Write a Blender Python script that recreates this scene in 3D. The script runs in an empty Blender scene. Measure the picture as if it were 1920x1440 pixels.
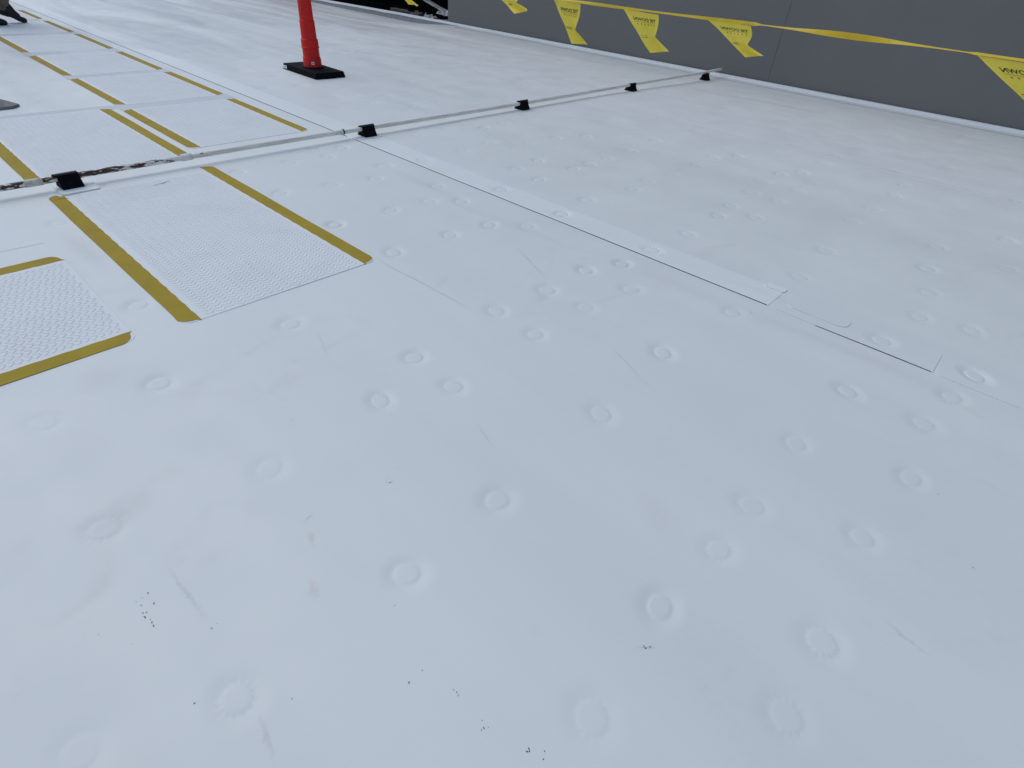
import bpy, bmesh, math, random
from mathutils import Vector, Matrix, noise
from mathutils.geometry import delaunay_2d_cdt

random.seed(11)
scene = bpy.context.scene
COL = scene.collection
R = math.radians

# ------------------------------------------------------------------ camera
cam_d = bpy.data.cameras.new('camera')
cam = bpy.data.objects.new('camera', cam_d)
COL.objects.link(cam)
cam_d.sensor_width = 36.0
cam_d.lens = 36.0 * 1043.24 / 1920.0
cam_d.clip_start = 0.02
cam_d.clip_end = 2000
yaw, pitch, roll = R(49.8615), R(37.9268), R(4.7502)
fwd = Vector((math.sin(yaw) * math.cos(pitch), math.cos(yaw) * math.cos(pitch), -math.sin(pitch)))
rt0 = Vector((math.cos(yaw), -math.sin(yaw), 0))
up0 = rt0.cross(fwd)
rt = rt0 * math.cos(roll) + up0 * math.sin(roll)
up = up0 * math.cos(roll) - rt0 * math.sin(roll)
m = Matrix((rt, up, -fwd)).transposed().to_4x4()
m.translation = (0, 0, 1.2)
cam.matrix_world = m
scene.camera = cam
scene.render.resolution_x, scene.render.resolution_y = 1024, 768

# ------------------------------------------------------------------ world, sun, exposure
SUN_EL, SUN_AZ = R(56), R(-8)          # light from the far side of the roof, hazy overcast
world = bpy.data.worlds.new('World')
scene.world = world
world.use_nodes = True
wn = world.node_tree
bgn = wn.nodes['Background']
sky = wn.nodes.new('ShaderNodeTexSky')
sky.sky_type = 'NISHITA'
sky.sun_disc = False
sky.sun_elevation = SUN_EL
sky.sun_rotation = SUN_AZ
sky.air_density = 1.0
sky.dust_density = 1.0
sky.ozone_density = 1.0
wn.links.new(sky.outputs[0], bgn.inputs[0])
bgn.inputs[1].default_value = 0.138
sun_d = bpy.data.lights.new('sun', 'SUN')
sun_d.energy = 1.28
sun_d.angle = R(60)
sun_d.color = (1.0, 0.97, 0.93)
sun = bpy.data.objects.new('sun', sun_d)
COL.objects.link(sun)
sd = Vector((math.sin(SUN_AZ) * math.cos(SUN_EL), math.cos(SUN_AZ) * math.cos(SUN_EL), math.sin(SUN_EL)))
sun.rotation_euler = sd.to_track_quat('Z', 'Y').to_euler()
scene.view_settings.view_transform = 'Standard'
scene.view_settings.look = 'None'
scene.view_settings.exposure = 0.0
scene.view_settings.gamma = 1.0
scene.view_settings.use_curve_mapping = False

DIMPLES = [(0.002, 1.808), (0.314, 1.782), (0.383, 1.192), (-0.006, 1.281), (0.034, 0.671), (-0.203, 0.781), (0.816, 1.836), (1.027, 1.343), (0.79, 1.228), (1.018, 1.121), (1.484, 1.151), (1.496, 1.38), (1.802, 1.358), (1.81, 1.146), (2.11, 1.106), (2.303, 1.288), (2.102, 1.364), (0.768, 0.665), (0.447, 0.658), (1.284, 0.682), (1.765, 0.733), (0.814, 0.173), (1.068, 0.147), (1.278, 0.149), (1.637, 0.157), (2.286, 0.685), (2.081, -0.124), (1.751, -0.158), (1.395, -0.117), (1.008, -0.141), (0.789, -0.143), (2.07, 0.128), (2.342, -0.165), (2.575, -0.20), (1.512, 2.099), (1.865, 2.081), (2.125, 2.049), (2.277, 1.903), (2.093, 2.517), (2.245, 2.404), (1.828, 2.539), (1.482, 2.557), (1.488, 3.127), (2.307, 2.692), (2.081, 3.026), (2.283, 3.202), (2.958, 3.673), (3.279, 3.2), (3.535, 3.008), (3.862, 3.0), (4.126, 2.89), (2.951, 3.154), (3.256, 2.674), (3.327, 2.402), (3.514, 2.399), (2.979, 2.636), (2.94, 2.39), (3.743, 2.399), (4.096, 2.414), (3.544, 1.919), (3.316, 1.886), (3.821, 1.89), (4.19, 1.888), (2.903, 1.96), (2.929, 1.262), (3.343, 1.283), (2.583, 2.40), (2.578, 1.90), (2.572, 1.28), (2.57, 3.141), (3.272, 3.705), (3.572, 3.551), (3.821, 3.565), (4.142, 3.525), (4.826, 3.144), (5.53, 2.608), (4.532, 2.458), (5.148, 2.392), (4.521, 1.915), (4.745, 1.808), (4.565, 1.381), (4.759, 1.291), (4.264, 1.39), (4.565, 1.146), (3.953, 1.338), (4.27, 1.14), (3.934, 1.146), (3.583, 1.314), (3.513, 1.121), (3.979, 0.688), (4.351, 0.665), (4.804, 0.642), (5.146, 0.657), (3.358, 0.639), (2.9, 0.615), (3.979, 0.206), (3.576, 0.175), (3.96, -0.141), (4.48, -0.078), (5.465, -0.02), (5.55, 1.285), (5.185, 1.27), (6.051, 1.954), (3.255, 0.101), (2.932, 0.074), (2.989, -0.124), (2.562, 0.14), (1.099, 6.285), (1.072, 5.992), (0.884, 5.772), (1.394, 6.273), (1.096, 6.842), (1.336, 7.278), (1.101, 7.325), (1.257, 7.83), (1.382, 6.81), (0.458, 3.375), (0.448, 2.333), (1.8, 3.081), (2.089, 3.576), (1.822, 3.601), (2.119, 3.798), (2.285, 3.705), (1.47, 3.607), (3.13, 5.121), (3.327, 5.108), (2.926, 4.747), (3.602, 4.924), (3.931, 4.932), (3.307, 4.75), (3.562, 4.438), (3.871, 4.442), (4.224, 4.853), (4.575, 4.9), (4.771, 6.74), (4.61, 6.358), (4.599, 5.983), (3.107, 5.672), (3.544, 5.427), (2.775, 5.726), (3.093, 6.183), (4.336, 6.318), (3.522, 7.259), (3.243, 7.214), (3.794, 7.916), (4.109, 7.856), (3.865, 7.291), (4.891, 7.221), (4.797, 7.3), (4.613, 7.231), (4.42, 5.47), (4.244, 5.391), (0.504, 0.144)]

# ------------------------------------------------------------------ helpers
def link(name, mesh, mats=None, parent=None, smooth=False):
    o = bpy.data.objects.new(name, mesh)
    COL.objects.link(o)
    if mats:
        for mm in (mats if isinstance(mats, (list, tuple)) else [mats]):
            mesh.materials.append(mm)
    if smooth:
        mesh.polygons.foreach_set('use_smooth', [True] * len(mesh.polygons))
    if parent:
        o.parent = parent
    return o

def pyd(name, v, f, mats=None, parent=None, smooth=False):
    me = bpy.data.meshes.new(name)
    me.from_pydata([tuple(p) for p in v], [], f)
    me.update()
    return link(name, me, mats, parent, smooth)

def frombm(name, bm, mats=None, parent=None, smooth=False):
    me = bpy.data.meshes.new(name)
    bm.to_mesh(me)
    bm.free()
    return link(name, me, mats, parent, smooth)

def empty(name, loc, label, cat, group=None, rz=0):
    o = bpy.data.objects.new(name, None)
    o.empty_display_size = 0.1
    COL.objects.link(o)
    o.location = loc
    o.rotation_euler = (0, 0, rz)
    tag(o, label, cat, group)
    return o

def tag(o, label=None, cat=None, group=None, kind=None):
    if label: o['label'] = label
    if cat: o['category'] = cat
    if group: o['group'] = group
    if kind: o['kind'] = kind
    return o

def box_bm(x0, x1, y0, y1, z0, z1, bevel=0.0, seg=2):
    bm = bmesh.new()
    vs = [bm.verts.new((x, y, z)) for x in (x0, x1) for y in (y0, y1) for z in (z0, z1)]
    for f in ((0, 1, 3, 2), (4, 6, 7, 5), (0, 4, 5, 1), (2, 3, 7, 6), (0, 2, 6, 4), (1, 5, 7, 3)):
        bm.faces.new([vs[i] for i in f])
    bmesh.ops.recalc_face_normals(bm, faces=bm.faces)
    if bevel:
        bmesh.ops.bevel(bm, geom=list(bm.edges), offset=bevel, segments=seg, affect='EDGES', profile=0.5)
    return bm

def prism_bm(poly, z0, z1, bevel=0.0, seg=1):
    bm = bmesh.new()
    a = [bm.verts.new((x, y, z0)) for x, y in poly]
    b = [bm.verts.new((x, y, z1)) for x, y in poly]
    n = len(poly)
    bm.faces.new(a[::-1])
    top = bm.faces.new(b)
    for i in range(n):
        bm.faces.new((a[i], a[(i + 1) % n], b[(i + 1) % n], b[i]))
    bmesh.ops.recalc_face_normals(bm, faces=bm.faces)
    if bevel:
        bmesh.ops.bevel(bm, geom=list(top.edges), offset=bevel, segments=seg, affect='EDGES', profile=0.5)
    return bm

def lathe(prof, seg=32, close=True):
    v, f = [], []
    for r, z in prof:
        for i in range(seg):
            a = 2 * math.pi * i / seg
            v.append((r * math.cos(a), r * math.sin(a), z))
    for k in range(len(prof) - 1):
        for i in range(seg):
            j = (i + 1) % seg
            f.append((k * seg + i, k * seg + j, (k + 1) * seg + j, (k + 1) * seg + i))
    if close:
        f.append(tuple(range(seg))[::-1])
        f.append(tuple(range((len(prof) - 1) * seg, len(prof) * seg)))
    return v, f

def loft(rings, cap=True):
    n = len(rings[0])
    v = [p for r in rings for p in r]
    f = []
    for k in range(len(rings) - 1):
        for i in range(n):
            j = (i + 1) % n
            f.append((k * n + i, k * n + j, (k + 1) * n + j, (k + 1) * n + i))
    if cap:
        f.append(tuple(range(n))[::-1])
        f.append(tuple(range((len(rings) - 1) * n, len(rings) * n)))
    return v, f

def sstep(a, b, x):
    t = min(1, max(0, (x - a) / (b - a)))
    return t * t * (3 - 2 * t)

# ------------------------------------------------------------------ materials
def mat(name, col, rough=0.6, spec=0.3, metal=0.0):
    mm = bpy.data.materials.new(name)
    mm.use_nodes = True
    b = mm.node_tree.nodes['Principled BSDF']
    b.inputs['Base Color'].default_value = (*col, 1)
    b.inputs['Roughness'].default_value = rough
    b.inputs['Specular IOR Level'].default_value = spec
    b.inputs['Metallic'].default_value = metal
    return mm

class NT:
    def __init__(s, mm):
        s.t = mm.node_tree
        s.b = s.t.nodes['Principled BSDF']
        s.tc = s.t.nodes.new('ShaderNodeTexCoord')
        s.geo = s.t.nodes.new('ShaderNodeNewGeometry')
    def map(s, scale, world=True, rot=(0, 0, 0)):
        n = s.t.nodes.new('ShaderNodeMapping')
        n.inputs['Scale'].default_value = scale
        n.inputs['Rotation'].default_value = rot
        s.t.links.new(s.geo.outputs['Position'] if world else s.tc.outputs['Object'], n.inputs['Vector'])
        return n.outputs[0]
    def noise(s, vec, scale, detail=4, rough=0.55, dist=0.0):
        n = s.t.nodes.new('ShaderNodeTexNoise')
        n.inputs['Scale'].default_value = scale
        n.inputs['Detail'].default_value = detail
        n.inputs['Roughness'].default_value = rough
        n.inputs['Distortion'].default_value = dist
        s.t.links.new(vec, n.inputs['Vector'])
        return n.outputs['Fac']
    def ramp(s, fac, p0, p1, c0=(0, 0, 0, 1), c1=(1, 1, 1, 1)):
        n = s.t.nodes.new('ShaderNodeValToRGB')
        n.color_ramp.elements[0].position = p0
        n.color_ramp.elements[1].position = p1
        n.color_ramp.elements[0].color = c0
        n.color_ramp.elements[1].color = c1
        s.t.links.new(fac, n.inputs[0])
        return n.outputs[0]
    def math(s, op, a, b=None):
        n = s.t.nodes.new('ShaderNodeMath')
        n.operation = op
        for i, x in enumerate((a, b)):
            if x is None: continue
            if isinstance(x, (int, float)): n.inputs[i].default_value = x
            else: s.t.links.new(x, n.inputs[i])
        return n.outputs[0]
    def mix(s, fac, a, b):
        n = s.t.nodes.new('ShaderNodeMix')
        n.data_type = 'RGBA'
        for k, x in ((0, fac), (6, a), (7, b)):
            if isinstance(x, (int, float)): n.inputs[k].default_value = x
            elif isinstance(x, tuple): n.inputs[k].default_value = (*x, 1) if len(x) == 3 else x
            else: s.t.links.new(x, n.inputs[k])
        return n.outputs[2]
    def sep(s, world=True):
        n = s.t.nodes.new('ShaderNodeSeparateXYZ')
        s.t.links.new(s.geo.outputs['Position'] if world else s.tc.outputs['Object'], n.inputs[0])
        return n.outputs
    def color(s, c): s.t.links.new(c, s.b.inputs['Base Color'])
    def rough(s, c): s.t.links.new(c, s.b.inputs['Roughness'])
    def bump(s, h, strength=0.2, dist=0.002):
        n = s.t.nodes.new('ShaderNodeBump')
        n.inputs['Strength'].default_value = strength
        n.inputs['Distance'].default_value = dist
        s.t.links.new(h, n.inputs['Height'])
        s.t.links.new(n.outputs[0], s.b.inputs['Normal'])

def smooth_range(nt, v, a, b):
    n = nt.t.nodes.new('ShaderNodeMapRange')
    n.interpolation_type = 'SMOOTHSTEP'
    n.inputs['From Min'].default_value = a
    n.inputs['From Max'].default_value = b
    nt.t.links.new(v, n.inputs['Value'])
    return n.outputs[0]

# stains with a place and shape of their own: x, y, half length, half width, turn, colour, strength
STAINS = [(0.062, 0.965, 0.115, 0.007, 92, (0.50, 0.49, 0.51), 0.55), (0.040, 0.565, 0.055, 0.007, 78, (0.50, 0.48, 0.51), 0.6), (1.160, -0.28, 0.065, 0.007, 80, (0.50, 0.48, 0.49), 0.55),
          (0.371, 0.962, 0.018, 0.006, 25, (0.52, 0.45, 0.30), 0.75), (0.338, 0.900, 0.030, 0.009, 70, (0.54, 0.48, 0.36), 0.55), (0.268, 0.775, 0.035, 0.011, 62, (0.54, 0.49, 0.38), 0.45),
          (0.45, 2.98, 0.34, 0.055, 92, (0.47, 0.42, 0.39), 0.35), (7.38, 2.55, 0.75, 0.09, 93, (0.52, 0.46, 0.42), 0.45), (7.25, 3.35, 0.40, 0.10, 80, (0.53, 0.47, 0.42), 0.4),
          (2.22, 1.95, 0.55, 0.05, 95, (0.50, 0.49, 0.48), 0.28), (2.32, 0.9, 0.6, 0.07, 92, (0.52, 0.51, 0.50), 0.25), (2.25, 2.75, 0.45, 0.06, 88, (0.50, 0.47, 0.46), 0.3), (2.36, 0.18, 0.45, 0.05, 91, (0.50, 0.49, 0.50), 0.3),
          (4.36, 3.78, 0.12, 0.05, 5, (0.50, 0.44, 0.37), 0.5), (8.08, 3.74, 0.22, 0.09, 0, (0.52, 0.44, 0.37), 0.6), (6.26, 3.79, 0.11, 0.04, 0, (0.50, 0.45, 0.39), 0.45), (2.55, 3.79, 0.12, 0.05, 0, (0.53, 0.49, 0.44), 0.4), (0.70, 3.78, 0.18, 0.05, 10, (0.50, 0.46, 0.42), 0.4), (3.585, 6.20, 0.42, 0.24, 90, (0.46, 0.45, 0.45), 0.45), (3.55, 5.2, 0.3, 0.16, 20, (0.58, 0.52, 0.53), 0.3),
          (1.50, 1.72, 0.10, 0.03, 30, (0.54, 0.50, 0.47), 0.3), (1.72, 1.32, 0.06, 0.03, 10, (0.54, 0.46, 0.43), 0.35), (0.62, 1.52, 0.09, 0.05, 20, (0.56, 0.53, 0.49), 0.3), (1.05, 0.32, 0.14, 0.06, 60, (0.54, 0.52, 0.48), 0.25)]
def membrane_mat(name, base, dirt=1.0, stains=False):
    mm = mat(name, base, 0.5, 0.35)
    k = NT(mm)
    X, Y, Z = k.sep()
    P = k.map((1, 1, 1))
    # broad grime: grey streaks that run along the sheets, heavier far out
    streak = k.noise(k.map((1.6, 0.22, 1)), 1.3, 4, 0.6, 0.5)
    sm = k.ramp(streak, 0.38, 0.66)
    far = smooth_range(k, Y, 4.5, 11.0)
    amt = k.math('ADD', k.math('MULTIPLY', far, 0.62), 0.10 * dirt)
    f1 = k.math('MULTIPLY', sm, amt)
    c = k.mix(f1, base, tuple(x * q for x, q in zip(base, (0.56, 0.56, 0.60))))
    # faint brownish foot traffic smudges
    smu = k.ramp(k.noise(P, 2.1, 4, 0.66, 0.8), 0.56, 0.78)
    fine = k.ramp(k.noise(P, 26, 3, 0.7), 0.45, 0.7)
    f2 = k.math('MULTIPLY', k.math('MULTIPLY', smu, fine), 0.20 * dirt)
    c = k.mix(f2, c, (0.46, 0.42, 0.38))
    big = k.noise(P, 0.9, 2, 0.55, 0.4)
    c = k.mix(k.math('MULTIPLY', k.ramp(big, 0.35, 0.7), 0.06), c, tuple(x * 0.72 for x in base))
    # faint tide lines where puddles dried
    pn = k.noise(P, 0.55, 2, 0.5, 0.6)
    ring = k.ramp(k.math('ABSOLUTE', k.math('SUBTRACT', pn, 0.53)), 0.0, 0.012, (1, 1, 1, 1), (0, 0, 0, 1))
    ring = k.math('MULTIPLY', ring, k.ramp(k.noise(P, 6, 4, 0.6), 0.42, 0.66))
    c = k.mix(k.math('MULTIPLY', ring, 0.16 * dirt), c, (0.45, 0.43, 0.40))
    # short rub marks left by boots and tools
    rub = k.ramp(k.noise(k.map((30, 2.2, 1), rot=(0, 0, 0.5)), 1.0, 4, 0.7), 0.66, 0.74)
    rub = k.math('MULTIPLY', rub, k.ramp(k.noise(P, 1.7, 3, 0.5), 0.5, 0.62))
    c = k.mix(k.math('MULTIPLY', rub, 0.16 * dirt), c, (0.42, 0.41, 0.42))
    if stains:
        wn_ = k.t.nodes.new('ShaderNodeTexNoise')
        wn_.inputs['Scale'].default_value = 38
        wn_.inputs['Detail'].default_value = 2
        k.t.links.new(P, wn_.inputs['Vector'])
        off = k.t.nodes.new('ShaderNodeVectorMath'); off.operation = 'MULTIPLY_ADD'
        k.t.links.new(wn_.outputs['Color'], off.inputs[0])
        off.inputs[1].default_value = (0.024, 0.024, 0.0)
        k.t.links.new(P, off.inputs[2])
        tex = k.ramp(k.noise(P, 120, 2, 0.75), 0.34, 0.62)
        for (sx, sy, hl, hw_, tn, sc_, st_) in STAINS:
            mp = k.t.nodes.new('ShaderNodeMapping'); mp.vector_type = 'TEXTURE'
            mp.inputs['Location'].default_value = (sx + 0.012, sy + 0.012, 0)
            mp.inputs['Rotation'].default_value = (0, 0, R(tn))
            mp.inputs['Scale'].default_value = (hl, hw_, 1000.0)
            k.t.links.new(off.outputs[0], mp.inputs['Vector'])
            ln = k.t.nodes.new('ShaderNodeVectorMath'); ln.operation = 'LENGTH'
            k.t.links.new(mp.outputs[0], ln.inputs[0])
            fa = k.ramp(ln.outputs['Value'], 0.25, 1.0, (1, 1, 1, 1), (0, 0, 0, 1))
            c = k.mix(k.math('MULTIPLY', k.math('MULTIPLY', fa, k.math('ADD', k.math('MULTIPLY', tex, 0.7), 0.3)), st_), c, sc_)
    # tiny soil specks
    vor = k.t.nodes.new('ShaderNodeTexVoronoi')
    vor.inputs['Scale'].default_value = 34
    vor.inputs['Randomness'].default_value = 1
    k.t.links.new(P, vor.inputs['Vector'])
    dots = k.ramp(vor.outputs['Distance'], 0.03, 0.075, (1, 1, 1, 1), (0, 0, 0, 1))
    gate = k.ramp(k.noise(P, 5.0, 3, 0.6), 0.58, 0.66)
    rnd = k.t.nodes.new('ShaderNodeSeparateColor')
    k.t.links.new(vor.outputs['Color'], rnd.inputs[0])
    pick = k.ramp(rnd.outputs[0], 0.72, 0.74)
    f3 = k.math('MULTIPLY', k.math('MULTIPLY', k.math('MULTIPLY', dots, gate), pick), 0.5)
    c = k.mix(f3, c, (0.16, 0.14, 0.12))
    k.color(c)
    k.rough(k.ramp(k.noise(P, 3.0, 3, 0.6), 0.3, 0.75, (0.40, 0.40, 0.40, 1), (0.62, 0.62, 0.62, 1)))
    k.bump(k.noise(P, 160, 2, 0.6), 0.10, 0.001)
    return mm

M = {}
M['membrane'] = membrane_mat('white_membrane', (0.668, 0.690, 0.660), 1.0, True)
M['strip'] = membrane_mat('cover_strip_membrane', (0.705, 0.738, 0.708), 0.6)
M['strip2'] = membrane_mat('older_strip_membrane', (0.668, 0.692, 0.668), 0.8)
M['pad'] = mat('pad_white', (0.70, 0.705, 0.71), 0.55, 0.3)
k = NT(M['pad'])
P = k.map((1, 1, 1))
f = k.math('MULTIPLY', k.ramp(k.noise(P, 3.5, 7, 0.65, 0.6), 0.45, 0.8), 0.28)
k.color(k.mix(f, (0.685, 0.705, 0.685), (0.52, 0.505, 0.48)))
M['yellow'] = mat('walkway_yellow', (0.40, 0.28, 0.03), 0.75, 0.12)
k = NT(M['yellow'])
P = k.map((1, 1, 1))
f = k.ramp(k.noise(P, 7, 6, 0.65, 0.4), 0.3, 0.75)
c = k.mix(f, (0.39, 0.285, 0.032), (0.315, 0.225, 0.028))
far = smooth_range(k, k.sep()[1], 5.0, 11.0)
c = k.mix(k.math('MULTIPLY', far, 0.55), c, (0.26, 0.18, 0.06))   # older, dustier pads further along the walkway
c = k.mix(k.math('MULTIPLY', k.ramp(k.noise(P, 60, 4, 0.7), 0.62, 0.72), 0.45), c, (0.20, 0.13, 0.05))
k.color(c)
M['black_edge'] = mat('exposed_black_edge', (0.03, 0.03, 0.032), 0.7)
M['rubber'] = mat('black_rubber', (0.006, 0.0065, 0.008), 0.8, 0.08)
k = NT(M['rubber'])
f = k.ramp(k.noise(k.map((1, 1, 1)), 45, 5, 0.7), 0.45, 0.8)
k.color(k.mix(f, (0.0035, 0.0038, 0.005), (0.011, 0.011, 0.012)))
k.bump(k.noise(k.map((1, 1, 1)), 120, 3, 0.6), 0.25, 0.002)
M['cap'] = mat('dark_green_strap', (0.010, 0.016, 0.016), 0.5, 0.3)
M['pipe'] = mat('painted_pipe', (0.6, 0.58, 0.53), 0.5)
k = NT(M['pipe'])
X, Y, Z = k.sep()
near = smooth_range(k, X, 1.75, 0.75)
n1 = k.noise(k.map((9, 30, 30)), 1.6, 6, 0.68, 0.3)
thr = k.math('SUBTRACT', 0.70, k.math('MULTIPLY', near, 0.245))
rust = k.ramp(k.math('SUBTRACT', n1, thr), 0.0, 0.03)
paint = k.mix(k.ramp(k.noise(k.map((2.5, 40, 40)), 2.2, 5, 0.6), 0.40, 0.66), (0.82, 0.80, 0.75), (0.66, 0.57, 0.46))
rc = k.mix(k.noise(k.map((1, 1, 1)), 70, 4, 0.7), (0.028, 0.016, 0.012), (0.105, 0.058, 0.040))
k.color(k.mix(rust, paint, rc))
M['coupling'] = mat('white_coupling', (0.74, 0.73, 0.71), 0.45)
M['cream'] = mat('cream_fitting', (0.62, 0.57, 0.47), 0.5)
k = NT(M['cream'])
k.color(k.mix(k.ramp(k.noise(k.map((1, 1, 1)), 38, 4, 0.6), 0.5, 0.7), (0.64, 0.60, 0.51), (0.46, 0.35, 0.24)))
M['red'] = mat('red_plastic', (0.60, 0.014, 0.014), 0.5, 0.2)
k = NT(M['red'])
f = k.ramp(k.noise(k.map((1, 1, 0.4)), 14, 5, 0.65), 0.4, 0.8)
k.color(k.mix(f, (0.66, 0.017, 0.012), (0.48, 0.024, 0.019)))
M['sticker'] = mat('white_sticker', (0.78, 0.78, 0.78), 0.5)
M['ink_grey'] = mat('grey_print', (0.28, 0.29, 0.31), 0.6)
M['wall'] = mat('grey_wall_panel', (0.215, 0.225, 0.235), 0.6, 0.25)
k = NT(M['wall'])
P = k.map((1, 1, 1))
f = k.ramp(k.noise(k.map((1, 0.6, 0.25)), 0.9, 6, 0.6), 0.3, 0.75)
c = k.mix(f, (0.172, 0.167, 0.156), (0.146, 0.143, 0.135))
f = k.ramp(k.noise(P, 90, 3, 0.6), 0.35, 0.7)
c = k.mix(k.math('MULTIPLY', f, 0.25), c, (0.19, 0.189, 0.182))
k.color(c)
k.bump(k.noise(P, 140, 3, 0.6), 0.25, 0.001)
M['kerb_grey'] = mat('weathered_grey_flashing', (0.30, 0.31, 0.32), 0.6)
k = NT(M['kerb_grey'])
f = k.ramp(k.noise(k.map((1, 1, 1)), 6, 7, 0.68), 0.42, 0.66)
k.color(k.mix(f, (0.225, 0.222, 0.215), (0.285, 0.275, 0.26)))
M['kerb_white'] = mat('chipped_white_edge', (0.70, 0.71, 0.71), 0.5)
k = NT(M['kerb_white'])
X, Y, Z = k.sep()
f = k.ramp(k.noise(k.map((1, 1, 1)), 9, 7, 0.7), 0.64, 0.72)
f = k.math('MULTIPLY', f, smooth_range(k, Y, 6.5, 10))
k.color(k.mix(f, (0.72, 0.73, 0.73), (0.30, 0.31, 0.32)))
M['pit'] = mat('bay_shade_black', (0.004, 0.004, 0.0045), 0.95, 0.05)  # deep shade of the covered bay, put into the colour
M['tar'] = mat('tar_board', (0.006, 0.006, 0.007), 0.9, 0.1)  # near-black all over, for the ledge block
M['wood'] = mat('grey_brown_wood', (0.15, 0.13, 0.11), 0.85, 0.1)
k = NT(M['wood'])
k.color(k.mix(k.ramp(k.noise(k.map((3, 14, 14)), 5, 5, 0.65), 0.35, 0.7), (0.20, 0.175, 0.15), (0.09, 0.075, 0.065)))
M['scrap'] = mat('pale_scrap_sheet', (0.36, 0.37, 0.38), 0.6)
k = NT(M['scrap'])
k.color(k.mix(k.ramp(k.noise(k.map((1, 1, 1)), 22, 5, 0.7), 0.4, 0.7), (0.42, 0.42, 0.42), (0.17, 0.165, 0.16)))
M['post'] = mat('grey_post', (0.13, 0.135, 0.145), 0.6)
M['galv'] = mat('dull_galvanised', (0.16, 0.165, 0.16), 0.55, 0.4, 0.35)
k = NT(M['galv'])
k.color(k.mix(k.ramp(k.noise(k.map((1, 1, 1)), 16, 6, 0.7), 0.4, 0.7), (0.20, 0.205, 0.205), (0.10, 0.105, 0.095)))
M['bolt'] = mat('dark_bolt', (0.02, 0.02, 0.02), 0.6)
M['flag'] = mat('yellow_vinyl', (0.74, 0.60, 0.045), 0.45, 0.4)
M['tape'] = mat('yellow_tape', (0.70, 0.49, 0.03), 0.4, 0.4)
for nm, c in (('flag', (0.94, 0.75, 0.09)), ('tape', (0.86, 0.60, 0.045))):
    k = NT(M[nm])
    f = k.ramp(k.noise(k.map((1, 1, 1)), 12, 4, 0.6), 0.35, 0.7)
    cc = k.mix(f, c, tuple(x * 0.88 for x in c))
    k.color(cc)
    tr = k.t.nodes.new('ShaderNodeBsdfTranslucent')
    k.t.links.new(cc, tr.inputs[0])
    mx = k.t.nodes.new('ShaderNodeMixShader')
    mx.inputs[0].default_value = 0.42
    out = [n for n in k.t.nodes if n.type == 'OUTPUT_MATERIAL'][0]
    k.t.links.new(k.b.outputs[0], mx.inputs[1])
    k.t.links.new(tr.outputs[0], mx.inputs[2])
    k.t.links.new(mx.outputs[0], out.inputs[0])
M['ink_soft'] = mat('faded_print_on_yellow', (0.24, 0.20, 0.04), 0.6)
M['ink'] = mat('black_print', (0.05, 0.045, 0.02), 0.6)
M['trouser'] = mat('khaki_cloth', (0.16, 0.135, 0.10), 0.9, 0.1)
k = NT(M['trouser'])
k.color(k.mix(k.ramp(k.noise(k.map((1, 1, 1)), 18, 5, 0.6), 0.35, 0.7), (0.20, 0.175, 0.135), (0.12, 0.10, 0.075)))
M['boot'] = mat('black_leather', (0.008, 0.008, 0.010), 0.5, 0.35)
M['jacket'] = mat('dark_jacket', (0.03, 0.035, 0.045), 0.9, 0.1)
M['skin'] = mat('skin', (0.42, 0.25, 0.18), 0.55)
M['hair'] = mat('dark_hair', (0.02, 0.015, 0.012), 0.7)
M['scuff'] = mat('grey_scuff', (0.40, 0.40, 0.41), 0.6)
M['scuff_line'] = mat('thin_scratch', (0.50, 0.50, 0.52), 0.6)
M['brown_stain'] = mat('tan_stain', (0.60, 0.585, 0.50), 0.6)
M['pink_stain'] = mat('mauve_stain', (0.585, 0.575, 0.59), 0.6)
M['dust'] = membrane_mat('dusty_membrane', (0.525, 0.555, 0.56), 1.0)
M['speck'] = mat('soil_speck', (0.13, 0.115, 0.085), 0.9)
M['rustmark'] = mat('rust_mark', (0.16, 0.07, 0.03), 0.8)
M['ground'] = mat('distant_yard', (0.10, 0.10, 0.10), 0.9)

# ------------------------------------------------------------------ roof membrane
EDGE_X = 8.60
def base_h(x, y):
    h = -0.036 * sstep(5.5, 8.4, x)
    h -= 0.085 * sstep(9.2, 10.8, y) * sstep(6.2, 8.5, x)
    h += 0.0016 * noise.noise(Vector((x * 1.1, y * 0.8, 3.1))) + 0.0010 * noise.noise(Vector((x * 2.6, y * 2.2, 8.7)))
    return h

pts = list(DIMPLES)
# the same fastening rows carry on where the photograph only hints at them
def far_enough(p, d=0.17):
    return all((p[0] - q[0]) ** 2 + (p[1] - q[1]) ** 2 > d * d for q in pts)
def on_pad(x, y):
    return (0.4 < x < 2.42 and 4.0 < y < 14) or (0.45 < x < 1.46 and 2.0 < y < 3.9) or (x < 0.42 and 2.0 < y < 3.05)
rows = [2.95, 3.3, 3.55, 3.85, 4.12, 4.55, 4.78, 5.15, 5.5, 6.05, 6.5, 6.95, 7.4, 7.9]
for x in rows:
    y = -2.2
    while y < 15:
        y += random.choice([0.49, 0.62, 0.62, 0.9])
        p = (x + random.uniform(-.06, .06), y + random.uniform(-.08, .08))
        known = -0.2 < p[1] < 5.6 and p[0] < 5.3
        if known or not far_enough(p, 0.3): continue
        pts.append(p)
for x in (-0.9, -0.55, -0.1, 1.1, 1.35):
    y = 4.2 if x < 1 else 7.8
    while y < 15:
        y += random.choice([0.49, 0.62, 0.9])
        p = (x + random.uniform(-.05, .05), y)
        if not on_pad(*p) and far_enough(p, 0.3): pts.append(p)
for p in ((1.45, -0.9), (0.5, -0.75), (0.1, -0.2), (2.0, -0.8), (2.8, -0.9), (3.6, -0.8), (-0.5, 0.4), (-0.4, 1.7), (-0.9, 1.2)):
    if far_enough(p): pts.append(p)

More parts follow.
